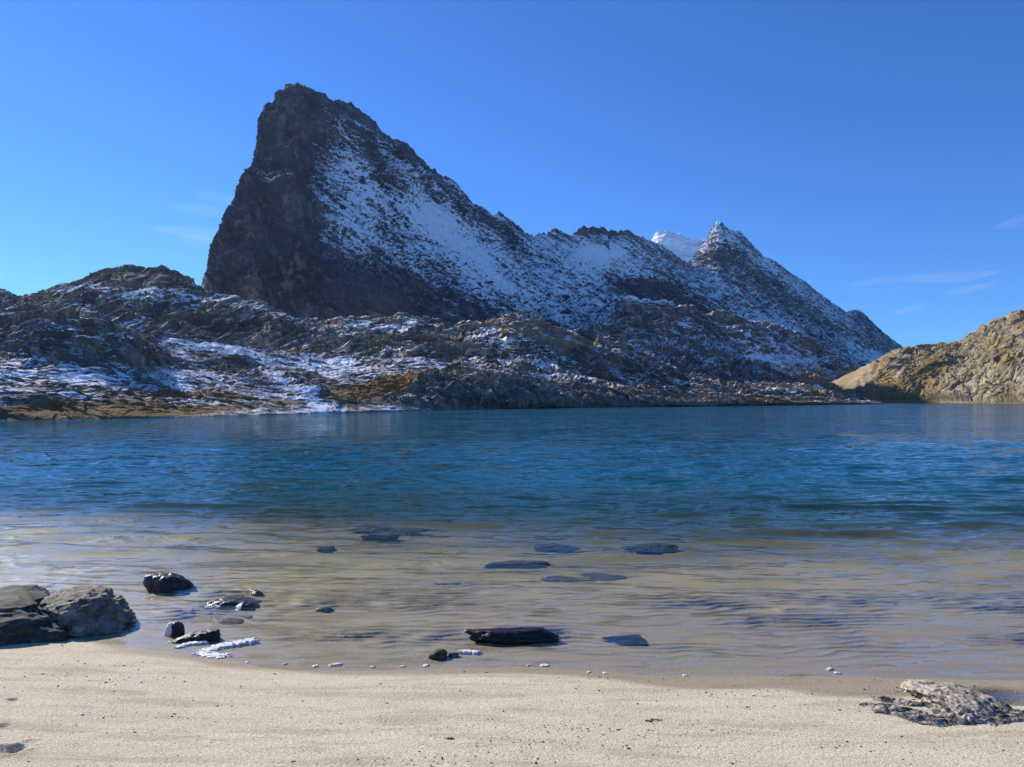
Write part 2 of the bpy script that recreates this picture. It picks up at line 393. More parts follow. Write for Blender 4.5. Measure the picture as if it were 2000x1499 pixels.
# --- middle ridge of knolls ----------------------------------------
hill('hills', -420, 1690, 1700,
     [('back', (110, 0., -6), 2), ('back', (22, .86, 0), 2),
      ('pix', [(-420,520,330),(-150,545,330),(-40,560,330),(0,574,330),(17,585,330),(38,597,325),(45,594,320),(87,581,315),(129,559,312),(157,551,310),(196,534,308),(224,527,306),(259,523,304),(287,526,302),(308,526,300),
               (317,521,300),(324,527,300),(343,531,298),(357,545,296),(371,560,294),(388,572,290),(420,581,285),(455,585,280),(507,602,272),(532,620,268),(560,634,264),(574,641,262),(647,641,258),(700,638,256),(735,626,254),
               (805,627,252),(847,638,252),(864,646,252),(910,645,254),(980,635,258),(1022,626,260),(1050,638,262),(1100,650,268),(1145,659,272),(1160,671,276),(1205,680,280),(1250,704,284),(1280,713,286),(1325,744,290),(1370,754,296),
               (1400,758,300),(1480,764,310),(1560,768,320),(1640,778,330),(1690,790,340)]),
      ('pix', [(-420,600,290),(0,606,292),(130,600,285),(260,572,282),(343,580,278),(420,612,268),(560,660,243),(640,662,238),(700,661,233),(800,656,228),(900,672,230),(1000,664,232),(1100,680,242),(1160,692,252),(1250,720,264),(1325,752,272),(1400,764,282),(1560,774,302),(1690,800,330)]),
      ('pix', [(-420,690,250),(0,690,250),(260,690,240),(420,700,236),(560,704,230),(700,708,221),(800,706,215),(900,720,213),(1000,715,215),(1150,742,224),(1325,776,240),(1400,783,240),(1560,785,270),(1690,810,320)]),
      ('pix', [(-420,780,200),(0,780,200),(560,780,190),(900,783,180),(1150,787,190),(1325,790,215),(1560,790,255),(1690,815,300)]),
      ('back', (-25, 0, -6), 5)], [10, 14, 120, 110, 60, 8],
     lambda px, py, S: .62-.4*np.exp(-((px-265)/110.)**2)*np.exp(-((py-540)/28.)**2),
     lambda S, n, px, py: .38+fbm(S/[9., 6, 3], 5, .68, 171)*.95+(n[..., 2]-.8)*.9+blobs(px, py, [(250,580,120,14,4,.55),(270,545,130,24,0,-.8),(400,600,90,8,5,.4),(430,650,120,30,10,-.5),(740,650,110,14,0,.3),(60,600,70,16,0,-.3),(1000,700,120,25,20,.2),(850,665,80,15,0,-.3)]),
     lambda S, n, px, py: blobs(px, py, [(60,596,110,14,0,.6),(200,540,120,14,-15,.5),(750,632,130,12,0,.45),(1000,660,160,22,10,.7),(1100,675,80,14,10,.5),(700,655,140,14,0,.5),(640,690,60,20,0,.2),(1560,778,120,10,0,.8)]),
     mid_mat, 131, 24, False, (1.7, 1.1, .5), R(-6))

# --- near shore slopes ------------------------------------------------
near_mat = terrain_mat('shore_slope_rock', .5, (.13, .105, .08), (.27, .205, .14), (.40, .34, .26), (.27, .145, .045), (.15, .095, .04), (.24, .82))
SHORE = [(-420,838),(-200,830),(0,822),(240,818),(480,812),(620,808),(780,804),(900,800),(1000,798),(1200,795.5),(1400,792.5),(1590,790),(1720,789)]
hill('shore_hills', -420, 1720, 1800,
     [('back', (70, 0., -4), 2), ('back', (9, .9, 0), 2),
      ('pix', [(-420,585,92),(-200,600,96),(0,615,102),(70,616,104),(122,622,106),(192,629,108),(225,637,110),(245,650,112),(262,661,116),(300,664,140),(420,673,158),(500,686,168),(560,699,172),(640,712,178),(700,712,180),(760,703,176),(830,700,172),(892,716,168),
               (945,728,170),(1000,738,176),(1060,742,182),(1120,752,186),(1200,764,194),(1300,772,206),(1400,776,220),(1500,776,238),(1590,779,258),(1720,786,300)]),
      ('pix', [(-420,680,80),(-200,690,84),(0,700,88),(100,705,90),(200,708,93),(262,706,97),(330,705,116),(420,712,128),(560,730,140),(640,742,146),(700,748,146),(780,746,146),(850,742,152),(892,745,156),(945,752,158),(1000,758,162),(1120,770,174),(1300,780,196),(1500,782,226),(1720,787.5,290)]),
      ('pix', [(-420,760,66),(0,762,74),(200,765,82),(330,765,94),(480,772,106),(640,778,120),(780,782,128),(900,783,140),(1000,785,150),(1200,788,172),(1400,788.5,196),(1590,787.5,240),(1720,788.5,280)]),
      ('shore', SHORE),
      ('back', (-9, 0, -3.), 5)], [10, 14, 130, 130, 110, 10],
     lambda px, py, S: .22+.75*np.clip(blobs(px, py, [(120,670,170,42,8,1.),(900,765,160,32,0,1.),(1200,775,260,18,0,.55),(620,700,120,12,8,.6),(560,760,110,16,22,.5),(450,710,60,22,10,.35)]), 0, 1.3),
     lambda S, n, px, py: .46+-.09+fbm(S/[5., 3.5, 1.6], 5, .72, 271)*1.3+(n[..., 2]-.86)*1.6+blobs(px, py, [(400,680,190,12,14,.75),(640,716,60,10,0,.6),(560,765,130,9,30,.7),(300,745,150,18,0,.22),(80,650,140,40,0,.05),(440,725,90,14,16,-.3),(330,800,150,10,0,-.35),(560,800,60,8,0,-.3),(700,790,60,14,0,-.4),(420,800,140,8,0,.1),(60,740,160,14,0,.35),
           (150,808,260,14,0,-.8),(230,775,260,16,2,-.1),(740,765,90,22,-10,-.5),(900,735,80,14,-12,-.3),(620,750,110,12,25,-.3),(1050,794,400,6,0,-.4),(880,772,60,20,0,-.1),(1300,785,260,12,0,-.45)]),
     lambda S, n, px, py: blobs(px, py, [(150,810,330,13,-2,1.3),(330,778,280,16,2,.65),(740,765,110,24,-12,.85),(880,727,70,10,-14,.7),(600,735,110,14,22,.5),(1180,792,200,6,0,.4),(1550,784,120,8,0,.9)]),
     near_mat, 151, 24, True, (1.5, 1.1, .7), R(10))

# --- sunlit hill on the right ----------------------------------------
right_mat = terrain_mat('sunlit_hill_rock', 1.6, (.25, .20, .125), (.35, .29, .19), (.46, .40, .29), (.27, .185, .075), (.21, .165, .07))
hill('sunlit_hill', 1585, 2700, 1000,
     [('back', (160, 0., -5), 2), ('back', (30, .9, 0), 2),
      ('pix', [(1585,786,420),(1650,772,425),(1695,768,425),(1713,746,428),(1732,725,430),(1735,708,432),(1751,697,434),(1772,683,438),(1790,685,440),(1818,689,440),(1846,683,438),(1877,680,434),(1912,666,426),(1940,652,418),(1958,638,413),(1972,627,410),
               (1983,616,406),(2000,617,402),(2100,575,410),(2300,500,380),(2700,430,330)]),
      ('pix', [(1585,786,402),(1650,781,402),(1713,768,402),(1751,745,400),(1790,738,396),(1846,735,385),(1912,725,368),(1972,705,350),(2100,680,322),(2300,630,280),(2700,590,220)]),
      ('shore', [(1585,786.9),(1650,786.9),(1720,787),(1800,787.3),(1900,787.8),(2000,788.6),(2100,789.6),(2300,792),(2700,800)]),
      ('back', (-25, 0, -6.), 4)], [10, 14, 170, 150, 10],
     lambda px, py, S: .58+0*px,
     lambda S, n, px, py: px*0-1.,
     lambda S, n, px, py: .40+fbm(S/[16., 12, 6], 5, .65, 377)*1.2+blobs(px, py, [(1760,770,120,26,-20,.6),(1660,780,70,12,0,.7),(1900,700,80,20,-20,-.1),(1960,760,90,30,0,-.45)]),
     right_mat, 191, 24, True, (1.3, 1.2, .75), R(-28))

# ------------------------------------------------------------------ beach, lake bed, lake
WL = [(-60,8.5),(-12,6.6),(-5.2,6.15),(-4.3,6.1),(-3.55,5.95),(-2.72,5.62),(-2.2,5.42),(-1.83,5.28),(-1.26,5.2),(-.5,5.24),(0,5.25),(.53,5.15),(1.06,5.08),(2.1,5.08),(3.5,5.03),(6,5.1),(14,5.6),(60,8)]
def shoreline(x):
    a = np.array(WL); x = np.asarray(x, float)
    return sum(np.interp(x+d, a[:, 0], a[:, 1]) for d in (-.25, -.12, 0, .12, .25))/5
def bed_h(x, y):
    t = y-shoreline(x)
    p = np.stack([x, y, 0*x], -1)
    beach = -t*.085+.012*sstep(0, -.35, t)
    shelf = -(.02*np.minimum(t, .5)+.018*np.maximum(t, 0)+.0006*np.clip(t, 0, 60)**2)
    tt = t+2.0*noise(p/[6., 2.6, 1], 3)+.5*noise(p/[1.2, .7, 1], 5)
    drop = -1.0*sstep(6.0, 30, tt)-.03*sstep(1.5, 7, tt)-1.5*sstep(30, 70, t)
    h = np.where(t < 0, np.minimum(beach, 3.), shelf+drop)
    und = fbm(p/[1.6, .55, 1], 3, .5, 4)*.012+fbm(p/[.35, .16, 1], 3, .5, 6)*.0035
    wv = y+.16*noise(np.stack([x/.7, y/.5, 0*x], -1), 12)+.05*noise(np.stack([x/.2, y/.2, 0*x], -1), 14)
    lam = .13+.05*sstep(1, 5, t)
    rip = (1-np.abs(np.sin(math.pi*wv/.12)))**1.5*.022*np.clip(.5+1.2*noise(np.stack([x/.9, y/.5, 0*x], -1), 15), 0, 1.2)
    h = h+np.where((t > 0) & (t < 12), rip*sstep(.15, .9, t)*(1-sstep(8, 12, t)), 0)
    scale = np.where(t < 0, sstep(0, -.5, t)*.9+.1, .3+sstep(0, 3, t)*.8)
    return h+und*scale
def axis(segs):
    out = [np.linspace(a, b, n, endpoint=False) for a, b, n in segs]; return np.concatenate(out+[[segs[-1][1]]])
def sand_mat():
    m, nt, N, L = mat('sand')
    co = coords(nt)
    g1 = ntex(nt, co, 120, 3, .75); g2 = ntex(nt, co, 60, 3, .75); g3 = ntex(nt, coords(nt, (1., 3.2, 1)), 2.2, 5, .6); g4 = ntex(nt, co, 38, 3, .6)
    col = mixc(nt, ramp(nt, g3, .35, .65), (.51, .44, .265), (.61, .54, .36))
    col = mixc(nt, ramp(nt, g1, .38, .62), mixc(nt, .6, col, (.24, .17, .10)), mixc(nt, .45, col, (.82, .76, .64)))
    # coarse dark grains, in drifts
    drift = ramp(nt, ntex(nt, coords(nt, (.6, 3.6, 1)), 1.9, 4, .65), .42, .62)
    v = nt.nodes.new('ShaderNodeTexVoronoi'); v.inputs['Scale'].default_value = 40; L(co, v.inputs['Vector'])
    sep = nt.nodes.new('ShaderNodeSeparateColor'); L(v.outputs['Color'], sep.inputs[0])
    dark = math_(nt, 'MULTIPLY', ramp(nt, v.outputs['Distance'], .16, .34, 1, 0), math_(nt, 'GREATER_THAN', math_(nt, 'ADD', sep.outputs[0], math_(nt, 'MULTIPLY', drift, .30)), .95))
    col = mixc(nt, math_(nt, 'MULTIPLY', dark, .8), col, (.10, .075, .055))
    col = mixc(nt, ramp(nt, math_(nt, 'MULTIPLY', g2, drift), .25, .68, 0, .6), col, (.30, .235, .15))
    wet = attr(nt, 'wet')
    wetn = ramp(nt, math_(nt, 'ADD', wet, math_(nt, 'MULTIPLY', math_(nt, 'SUBTRACT', g3, .5), .5)), .2, .8)
    colw = mixc(nt, .88, (.0, .0, .0), mixc(nt, .65, col, (.26, .195, .115)))
    col = mixc(nt, wetn, col, colw)
    # lake bed: olive brown silt patches and pebbles
    deep = attr(nt, 'depth')
    silt = ramp(nt, ntex(nt, coords(nt, (.5, 1, 1)), .9, 5, .6), .4, .65)
    bed = mixc(nt, silt, (.50, .385, .14), (.31, .245, .095))
    bed = mixc(nt, ramp(nt, deep, .03, .17), bed, mixc(nt, silt, (.25, .21, .115), (.15, .13, .075)))
    col = mixc(nt, ramp(nt, deep, .0, .12), col, bed)
    h = math_(nt, 'ADD', math_(nt, 'MULTIPLY', g2, .6), math_(nt, 'ADD', math_(nt, 'MULTIPLY', g1, .35), math_(nt, 'MULTIPLY', g4, .7)))
    b, o = principled(nt, col, ramp(nt, wetn, 0, 1, .95, .55), .25, bump(nt, h, .55, .012))
    return m
def build_ground():
    xs = axis([(-4000,-60,16),(-60,-9,60),(-9,9,1000),(9,60,60),(60,4000,16)])
    ys = axis([(-300,-20,10),(-20,1.5,40),(1.5,2.9,60),(2.9,7.5,480),(7.5,14,220),(14,40,90),(40,400,20),(400,6000,8)])
    X, Y = np.meshgrid(xs, ys); Z = bed_h(X, Y)
    # holes scuffed into the sand
    for px, py, r, d in ((14,1484,.075,.03),(40,1478,.05,.02),(3,1430,.05,.02),(25,1367,.035,.02),(880,1446,.03,.01),(60,1465,.05,.012)):
        c = G(px, py, .12); q = ((X-c[0])**2+((Y-c[1])/.7)**2)/r**2
        Z -= d*np.exp(-q)-d*.35*np.exp(-(q-1.6)**2)
    c = G(1975, 1372, 0); Z -= .10*np.exp(-(((X-c[0])/.30)**2+((Y-c[1])/.16)**2)**2)
    t = Y-shoreline(X)
    wet = sstep(-.42, -.12, t+.12*noise(np.stack([X/.8, Y/.5, 0*X], -1), 9)-.15+.3*sstep(.3, 2.5, X))
    me = mesh_from('ground', np.stack([X, Y, Z], -1).reshape(-1, 3), grid_faces(*X.shape), True, {'wet': wet, 'depth': np.clip(-Z, 0, 10)})
    put('ground', me, sand_mat(), kind='structure')
build_ground()

def water_mat():
    m, nt, N, L = mat('lake_water')
    geo = N('ShaderNodeNewGeometry')
    pos = N('ShaderNodeSeparateXYZ'); L(geo.outputs['Position'], pos.inputs[0])
    def slopes(scale, vec_scale, det=2):
        c = ntex(nt, coords(nt, vec_scale), scale, det, .55, 1)
        v = N('ShaderNodeVectorMath'); v.operation = 'SUBTRACT'; L(c, v.inputs[0]); v.inputs[1].default_value = (.5, .5, .5)
        return v.outputs[0]
    def vscale(v, s):
        n = N('ShaderNodeVectorMath'); n.operation = 'SCALE'; L(v, n.inputs[0])
        if isinstance(s, float): n.inputs['Scale'].default_value = s
        else: L(s, n.inputs['Scale'])
        return n.outputs[0]
    def vadd(a, b):
        n = N('ShaderNodeVectorMath'); L(a, n.inputs[0]); L(b, n.inputs[1]); return n.outputs[0]
    off = ramp(nt, pos.outputs[1], 9, 34)          # open water is rougher than the sheltered edge
    small = vscale(slopes(7.5, (.28, 1, 1), 3), math_(nt, 'ADD', math_(nt, 'MULTIPLY', off, .40), .70))
    mid = vscale(slopes(1.7, (.36, 1, 1), 2), math_(nt, 'ADD', math_(nt, 'MULTIPLY', off, .52), .08))
    gust = ramp(nt, ntex(nt, coords(nt, (.3, 1, 1)), .06, 3, .6), .35, .65, .65, 1.25)
    fine = vscale(slopes(19., (.22, 1, 1), 2), .62)
    s = vscale(vadd(vadd(small, fine), mid), gust)
    mul = N('ShaderNodeVectorMath'); mul.operation = 'MULTIPLY'; L(s, mul.inputs[0]); mul.inputs[1].default_value = (.7, 1.0, 0)
    nn = N('ShaderNodeVectorMath'); nn.operation = 'NORMALIZE'; L(vadd(geo.outputs['Normal'], mul.outputs[0]), nn.inputs[0])
    dt = N('ShaderNodeVectorMath'); dt.operation = 'DOT_PRODUCT'; L(nn.outputs[0], dt.inputs[0]); L(geo.outputs['Incoming'], dt.inputs[1])
    ci = math_(nt, 'MINIMUM', math_(nt, 'ABSOLUTE', dt.outputs['Value']), 1.0)
    fres = math_(nt, 'ADD', .02, math_(nt, 'MULTIPLY', .98, math_(nt, 'POWER', math_(nt, 'SUBTRACT', 1.0, ci), 5.0)), True)
    gl = N('ShaderNodeBsdfGlossy'); gl.inputs['Roughness'].default_value = .06; L(nn.outputs[0], gl.inputs['Normal'])
    tr = N('ShaderNodeBsdfTransparent'); df = N('ShaderNodeBsdfDiffuse')
    dep = attr(nt, 'depth')
    thick = math_(nt, 'MULTIPLY', math_(nt, 'POWER', dep, 1.1), -1.9); op = math_(nt, 'SUBTRACT', 1.0, math_(nt, 'POWER', 2.718, math_(nt, 'MULTIPLY', thick, 1.0)))
    L(mixc(nt, ramp(nt, dep, 0, .8), (.98, .99, .98), (.60, .80, .72)), tr.inputs['Color'])
    L(mixc(nt, ramp(nt, dep, .25, 2.0), (.022, .085, .075), (.005, .084, .130)), df.inputs['Color'])
    body = N('ShaderNodeMixShader'); L(op, body.inputs[0]); L(tr.outputs[0], body.inputs[1]); L(df.outputs[0], body.inputs[2])
    mx = N('ShaderNodeMixShader'); L(fres, mx.inputs[0]); L(body.outputs[0], mx.inputs[1]); L(gl.outputs[0], mx.inputs[2])
    o = N('ShaderNodeOutputMaterial'); L(mx.outputs[0], o.inputs['Surface'])
    return m
def build_water():
    ys = [4.3]
    while ys[-1] < 90: ys.append(ys[-1]+max(.012, (ys[-1]**2)/4200.))
    while ys[-1] < 5000: ys.append(ys[-1]*1.18)
    ys = np.array(ys)
    inner = np.linspace(-1, 1, 1000); outer = np.geomspace(1.01, 900, 40)
    u = np.concatenate([-outer[::-1], inner, outer])
    Y = np.repeat(ys[:, None], len(u), 1); X = u[None]*(Y*.78+.8)
    X = np.clip(X, -5000, 5000)
    Z = np.zeros_like(X); rg = np.random.RandomState(5)
    dy = np.gradient(ys)[:, None]; h = bed_h(X, Y); t = Y-shoreline(X)
    calm = .35+.65*sstep(.2, 4.0, t)
    longw = .12+.88*sstep(.4, 4.5, t)
    right = 1+.35*sstep(0, 6, X/(Y*.1+1))
    wx = X+.25*noise(np.stack([X/2., Y/2., 0*X], -1), 2); wy = Y+.25*noise(np.stack([X/2.4, Y/1.7, 0*X+4], -1), 3)
    for k in range(54):
        lam = .11*(12**(rg.rand())); th = rg.normal()*.24+.08; kk = 2*math.pi/lam
        sl = .027*(1+.5*(lam > .4)); amp = sl/kk
        cov = np.clip(.5+1.3*noise(np.stack([X/(lam*6), Y/(lam*4), 0*X+k], -1), k), 0, 1.3) if k % 2 else 1.
        Z += (1. if lam < .35 else longw)*amp*cov*np.clip((lam/dy-2.5)/3., 0, 1)*(np.exp(1.1*np.sin(kk*(wx*math.sin(th)+wy*math.cos(th))+rg.rand()*6.28))-1.33)*.75
    Z = Z*calm*right
    tn = t+1.6*noise(np.stack([X/6., Y/2.6, 0*X], -1), 3)+.5*noise(np.stack([X/1.4, Y/.6, 0*X], -1), 5)
    optical = np.clip(-h, 0, 10)+2.3*sstep(4.4, 20.5, tn)      # murkier with distance from the beach
    me = mesh_from('lake', np.stack([X, Y, Z], -1).reshape(-1, 3), grid_faces(*X.shape), True, {'depth': optical})
    put('lake', me, water_mat(), kind='structure')
build_water()

# ------------------------------------------------------------------ rocks
def stone_mat(name, A, B, Cc, spots, rough=.85, scale=14, white=None):
    m, nt, N, L = mat(name); co = coords(nt)
    a = ntex(nt, co, scale, 6, .65); b = ntex(nt, co, scale*5, 3, .6); c = ntex(nt, co, scale*.35, 4, .6)
    col = mixc(nt, ramp(nt, a, .35, .65), A, B); col = mixc(nt, ramp(nt, c, .5, .66), col, Cc)
    col = mixc(nt, ramp(nt, b, .52, .66, 0, .75), col, spots)
    if white:
        q = coords(nt); sp = N('ShaderNodeSeparateXYZ'); L(q, sp.inputs[0])
        f = ramp(nt, math_(nt, 'ADD', math_(nt, 'MULTIPLY', sp.outputs[0], -1.0), math_(nt, 'MULTIPLY', math_(nt, 'SUBTRACT', a, .5), .05)), white, white+.012)
        col = mixc(nt, f, col, (.86, .80, .78))
    principled(nt, col, rough, .35, bump(nt, math_(nt, 'ADD', a, math_(nt, 'MULTIPLY', b, .4)), .7, .012))
    return m
GREY = stone_mat('lichen_granite', (.10, .085, .06), (.23, .20, .15), (.30, .28, .215), (.025, .024, .02))
MOSS = stone_mat('dark_damp_granite', (.030, .042, .036), (.065, .07, .045), (.15, .14, .11), (.015, .02, .02))
WETD = stone_mat('wet_dark_slate', (.018, .017, .018), (.045, .038, .034), (.075, .062, .055), (.13, .11, .10), .35, 22)
BLACK = stone_mat('black_wet_slate', (.006, .006, .006), (.014, .012, .011), (.02, .018, .016), (.035, .03, .028), .35, 22)
UNDER = stone_mat('submerged_slate', (.028, .025, .020), (.060, .05, .036), (.09, .075, .05), (.02, .018, .015), .8, 9)
OLIVE = stone_mat('algae_covered_stone', (.05, .042, .018), (.10, .08, .035), (.14, .11, .05), (.02, .018, .01), .8, 12)
WTIP = stone_mat('white_veined_slate', (.018, .017, .018), (.045, .038, .034), (.075, .062, .055), (.13, .11, .10), .4, 22, .001)
_ico = {}
def ico(n):
    if n not in _ico:
        bm = bmesh.new(); bmesh.ops.create_icosphere(bm, subdivisions=n, radius=1)
        _ico[n] = (np.array([v.co[:] for v in bm.verts]), np.array([[v.index for v in f.verts] for f in bm.faces])); bm.free()
    return _ico[n]
def rock(label, loc, dims, seed, m, rotz=0., flat=.0, n=5, rough=1., cat='rock', name='rock', group=None, tilt=0.):
    """a split, weathered stone: soft intersection of random planes, roughened; loc = centre of its foot"""
    v, f = ico(n); rg = np.random.RandomState(seed)
    pn = rg.normal(size=(15, 3)); pn[:, 2] *= .8; pn /= np.linalg.norm(pn, axis=1)[:, None]
    pn = np.concatenate([pn, [[0, 0, 1.], [0, 0, -1.]]]); pd = rg.uniform(.72, 1.02, len(pn)); pd[-2] = .9-.25*flat
    t = np.clip(v@pn.T, 1e-3, None)/pd[None]
    r = 1/(np.sum(t**14, 1)**(1/14.)); p = v*r[:, None]
    q = p+seed*3.1
    d = fbm(q*1.7, 4, .55, seed, True)*.07+fbm(q*6, 4, .6, seed+4)*.05+(cells(q*3.3, seed)[1]-.5)*.06
    p = p+v*(d*rough)[:, None]
    p *= np.array(dims)/2.
    c, s_ = math.cos(tilt), math.sin(tilt); p = np.stack([p[:, 0]*c+p[:, 2]*s_, p[:, 1], -p[:, 0]*s_+p[:, 2]*c], -1)
    c, s_ = math.cos(rotz), math.sin(rotz); p = np.stack([p[:, 0]*c-p[:, 1]*s_, p[:, 0]*s_+p[:, 1]*c, p[:, 2]], -1)
    p[:, 2] -= p[:, 2].min()
    o = put(name, mesh_from(name, p, f, True), m); o.location = loc
    o['label'] = label; o['category'] = cat
    if group: o['group'] = group
    return o
rock('big boulder with a shaded dark green front at the left edge of the beach', (-4.44, 5.93, -.15), (1.60, 1.0, .47), 4, MOSS, .1, .2, 6, 1.5, 'boulder', 'boulder')
rock('rugged grey boulder sitting at the water edge, right of the dark green boulder', (-3.61, 6.34, -.12), (.66, .70, .38), 19, GREY, -.25, .35, 6, 2.4, 'boulder', 'boulder')
rock('pointed dark rock standing out of the lake behind the grey boulder', (-3.47, 7.55, -.16), (.44, .30, .27), 25, WETD, .15, 0, 5, 1.6, tilt=.12)
rock('low dark rock with wet pinkish top barely breaking the surface', (-2.72, 6.95, -.12), (.36, .30, .165), 33, WETD, .0, .3, 5, 1.6)
rock('rounded dark rock touching the right end of the low wet rock', (-2.45, 6.88, -.12), (.22, .2, .15), 37, WETD, .5, .1, 5, 1.4)
rock('olive algae covered stone under shallow water', (-2.43, 6.42, -.10), (.30, .30, .095), 41, OLIVE, .3, .3, 4, 1.2)
rock('tiny dark stone tip at the surface, right of the pointed rock', (-2.55, 7.38, -.14), (.12, .10, .15), 43, WETD, .3, .1, 4)
rock('small dark stone tip alone in the shallows, left of centre', (-1.71, 6.78, -.10), (.16, .12, .11), 47, WETD, .1, .3, 4)
rock('small upright rock with one bright white face', (-2.74, 6.05, -.05), (.145, .13, .145), 52, WTIP, .2, 0, 5, 1.2)
rock('long black wet rock beside the white faced rock', (-2.50, 5.92, -.04), (.34, .17, .095), 56, BLACK, -.1, .1, 5, 1.5, tilt=-.12)
rock('long flat black slab of rock breaking the surface near the beach', (.02, 5.90, -.06), (.72, .24, .14), 62, BLACK, .04, .2, 5, 1.6)
rock('oval dark rock awash to the right of the black slab', (.89, 5.94, -.06), (.38, .26, .062), 67, BLACK, -.15, .6, 5, 1.2)
rock('fist sized brown stone lying at the tip of the foam', (-.535, 5.50, -.03), (.13, .12, .085), 71, OLIVE, .2, .1, 4, 1.3)
rock('pale grey pebble between the brown stone and foam', (-.43, 5.53, -.02), (.07, .06, .045), 73, GREY, .2, .1, 4, 1.3, 'pebble', 'pebble')
SUB = [(1020,1092,120,15,'dark slab just under the surface, widest of the three near mid lake'),(1092,1122,75,14,'sunken dark rock with a straight lower edge'),(1182,1121,95,15,'sunken dark rock right beside the straight edged one'),
       (1268,1060,95,14,'farthest right sunken slab of the mid lake cluster'),(1076,1060,70,9,'thin sunken slab behind the widest dark slab'),(720,1022,62,9,'farthest sunken rock left of the centre'),
       (742,1039,60,8,'sunken rock just in front of the farthest one'),(635,1063,32,8,'small round sunken rock at the edge of the peak reflection'),(1605,1137,150,26,'broad sunken slab with raised corners on the right side'),
       (1757,1172,92,20,'sunken block in front and right of the broad slab'),(1830,1221,140,12,'long low sunken ledge near the right shore'),
       (1712,1248,62,10,'short sunken stone closest to the right beach'),(880,1136,54,8,'narrow sunken stone left of the dark slabs'),
       ]
for k, (px, py, w, h, lb) in enumerate(SUB):
    c = G(px, py, -.02); W_ = w*c[1]/F*1.0; D_ = max(h*c[1]**2/(CAMH*F)*.8, .12); z = float(bed_h(c[0:1], c[1:2])[0])-.04
    rock(lb, (c[0], c[1], z), (W_, D_, max((-z-.045-.012*(k%3)), .03)), 200+k*7, UNDER, random.Random(k).uniform(-.15, .15), .1, 5, 2.6, group='dark rocks under the shallow water')

# ------------------------------------------------------------------ foam, twigs, driftwood
def foam_mat():
    m, nt, N, L = mat('foam'); co = coords(nt)
    v = N('ShaderNodeTexVoronoi'); v.inputs['Scale'].default_value = 110; L(co, v.inputs['Vector'])
    col = mixc(nt, ramp(nt, v.outputs['Distance'], .2, .6), (.88, .88, .87), (.62, .62, .58))
    b, o = principled(nt, col, .5, .4, bump(nt, v.outputs['Distance'], .5, .006))
    al = ramp(nt, math_(nt, 'ADD', ntex(nt, co, 45, 4, .7), math_(nt, 'MULTIPLY', v.outputs['Distance'], -.15)), .26, .38); L(al, b.inputs['Alpha']); return m
FOAM = foam_mat()
def foam(label, pts, rad, seed, h=.006):
    """bubbly raft of foam lying on the water along a path of photo points"""
    w = np.array([G(a, b, .002)[:2] for a, b in pts]); c = w.mean(0); lo = w.min(0)-rad*1.6; hi = w.max(0)+rad*1.6
    nx = int(min(260, (hi[0]-lo[0])/.0035)); ny = int(min(200, (hi[1]-lo[1])/.0035))
    X, Y = np.meshgrid(np.linspace(lo[0], hi[0], nx), np.linspace(lo[1], hi[1], ny)); d = np.full(X.shape, 9.)
    for k in range(max(1, len(w)-1)):
        a = w[k]; b = w[min(k+1, len(w)-1)]; ab = b-a; t = np.clip(((X-a[0])*ab[0]+(Y-a[1])*ab[1])/(ab@ab+1e-9), 0, 1)
        d = np.minimum(d, np.hypot(X-a[0]-t*ab[0], (Y-a[1]-t*ab[1])*1.1))
    p = np.stack([X, Y, 0*X], -1)
    e = 1-d/rad+fbm(p/[rad*.7, rad*.45, 1], 4, .65, seed)*1.6; f1, v1 = cells(p/.013, seed)
    Z = np.where(e > 0, h*np.clip(e*2, 0, 1)**.5*(.8+.25*(1-f1)), -.02)
    keep = (e > 0)
    fc = grid_faces(*X.shape); ok = keep.ravel()[fc].any(1)
    ids = np.unique(fc[ok]); rm = np.full(X.size, -1); rm[ids] = np.arange(len(ids))
    V = np.stack([X-c[0], Y-c[1], Z], -1).reshape(-1, 3)[ids]
    g = bed_h(X, Y).ravel()[ids]; V[:, 2] += np.maximum(g, 0)
    o = put('foam_patch', mesh_from('foam_patch', V, rm[fc[ok]], True), FOAM, label=label, category='foam'); o.location = (c[0], c[1], .001); return o
foam('long white tongue of foam bending down to the beach, largest foam of the shore', [(490,1250),(440,1259),(405,1270),(395,1278),(435,1281)], .055, 1)
foam('short white strip of foam between the black rock and the largest foam', [(395,1254),(365,1258),(350,1263)], .032, 2)
foam('white foam against the lower left of the black slab', [(905,1272),(930,1273)], .030, 3)
foam('small white foam fleck right where the sand bank curves out', [(648,1299),(662,1297)], .022, 4)
for k, (px, py, r, lb) in enumerate([(483,1293,.012,'tiny foam fleck below the largest foam'),(557,1296,.013,'tiny foam fleck left of the small white fleck'),(615,1300,.012,'faint foam bead touching the sand left of centre'),(728,1303,.014,'foam bead halfway to the brown stone'),
        (787,1301,.016,'foam bead nearer the brown stone'),(831,1299,.017,'foam bead just below the brown stone'),(1064,1299,.020,'lone foam streak below the black slab'),(1032,1299,.010,'tiny bead left of the lone foam streak'),
        (1150,1312,.012,'foam bead where the wet sand widens'),(1183,1314,.013,'second bead on the wet sand right of centre'),(1338,1318,.013,'flat foam bead on the right wet sand'),(1620,1305,.015,'foam at the upper end of the right streak'),(1636,1314,.014,'foam at the lower end of the right streak')]):
    foam(lb, [(px-2, py+k % 3), (px+2, py)], r*random.Random(k).uniform(.7, 1.35), 20+k, .003)

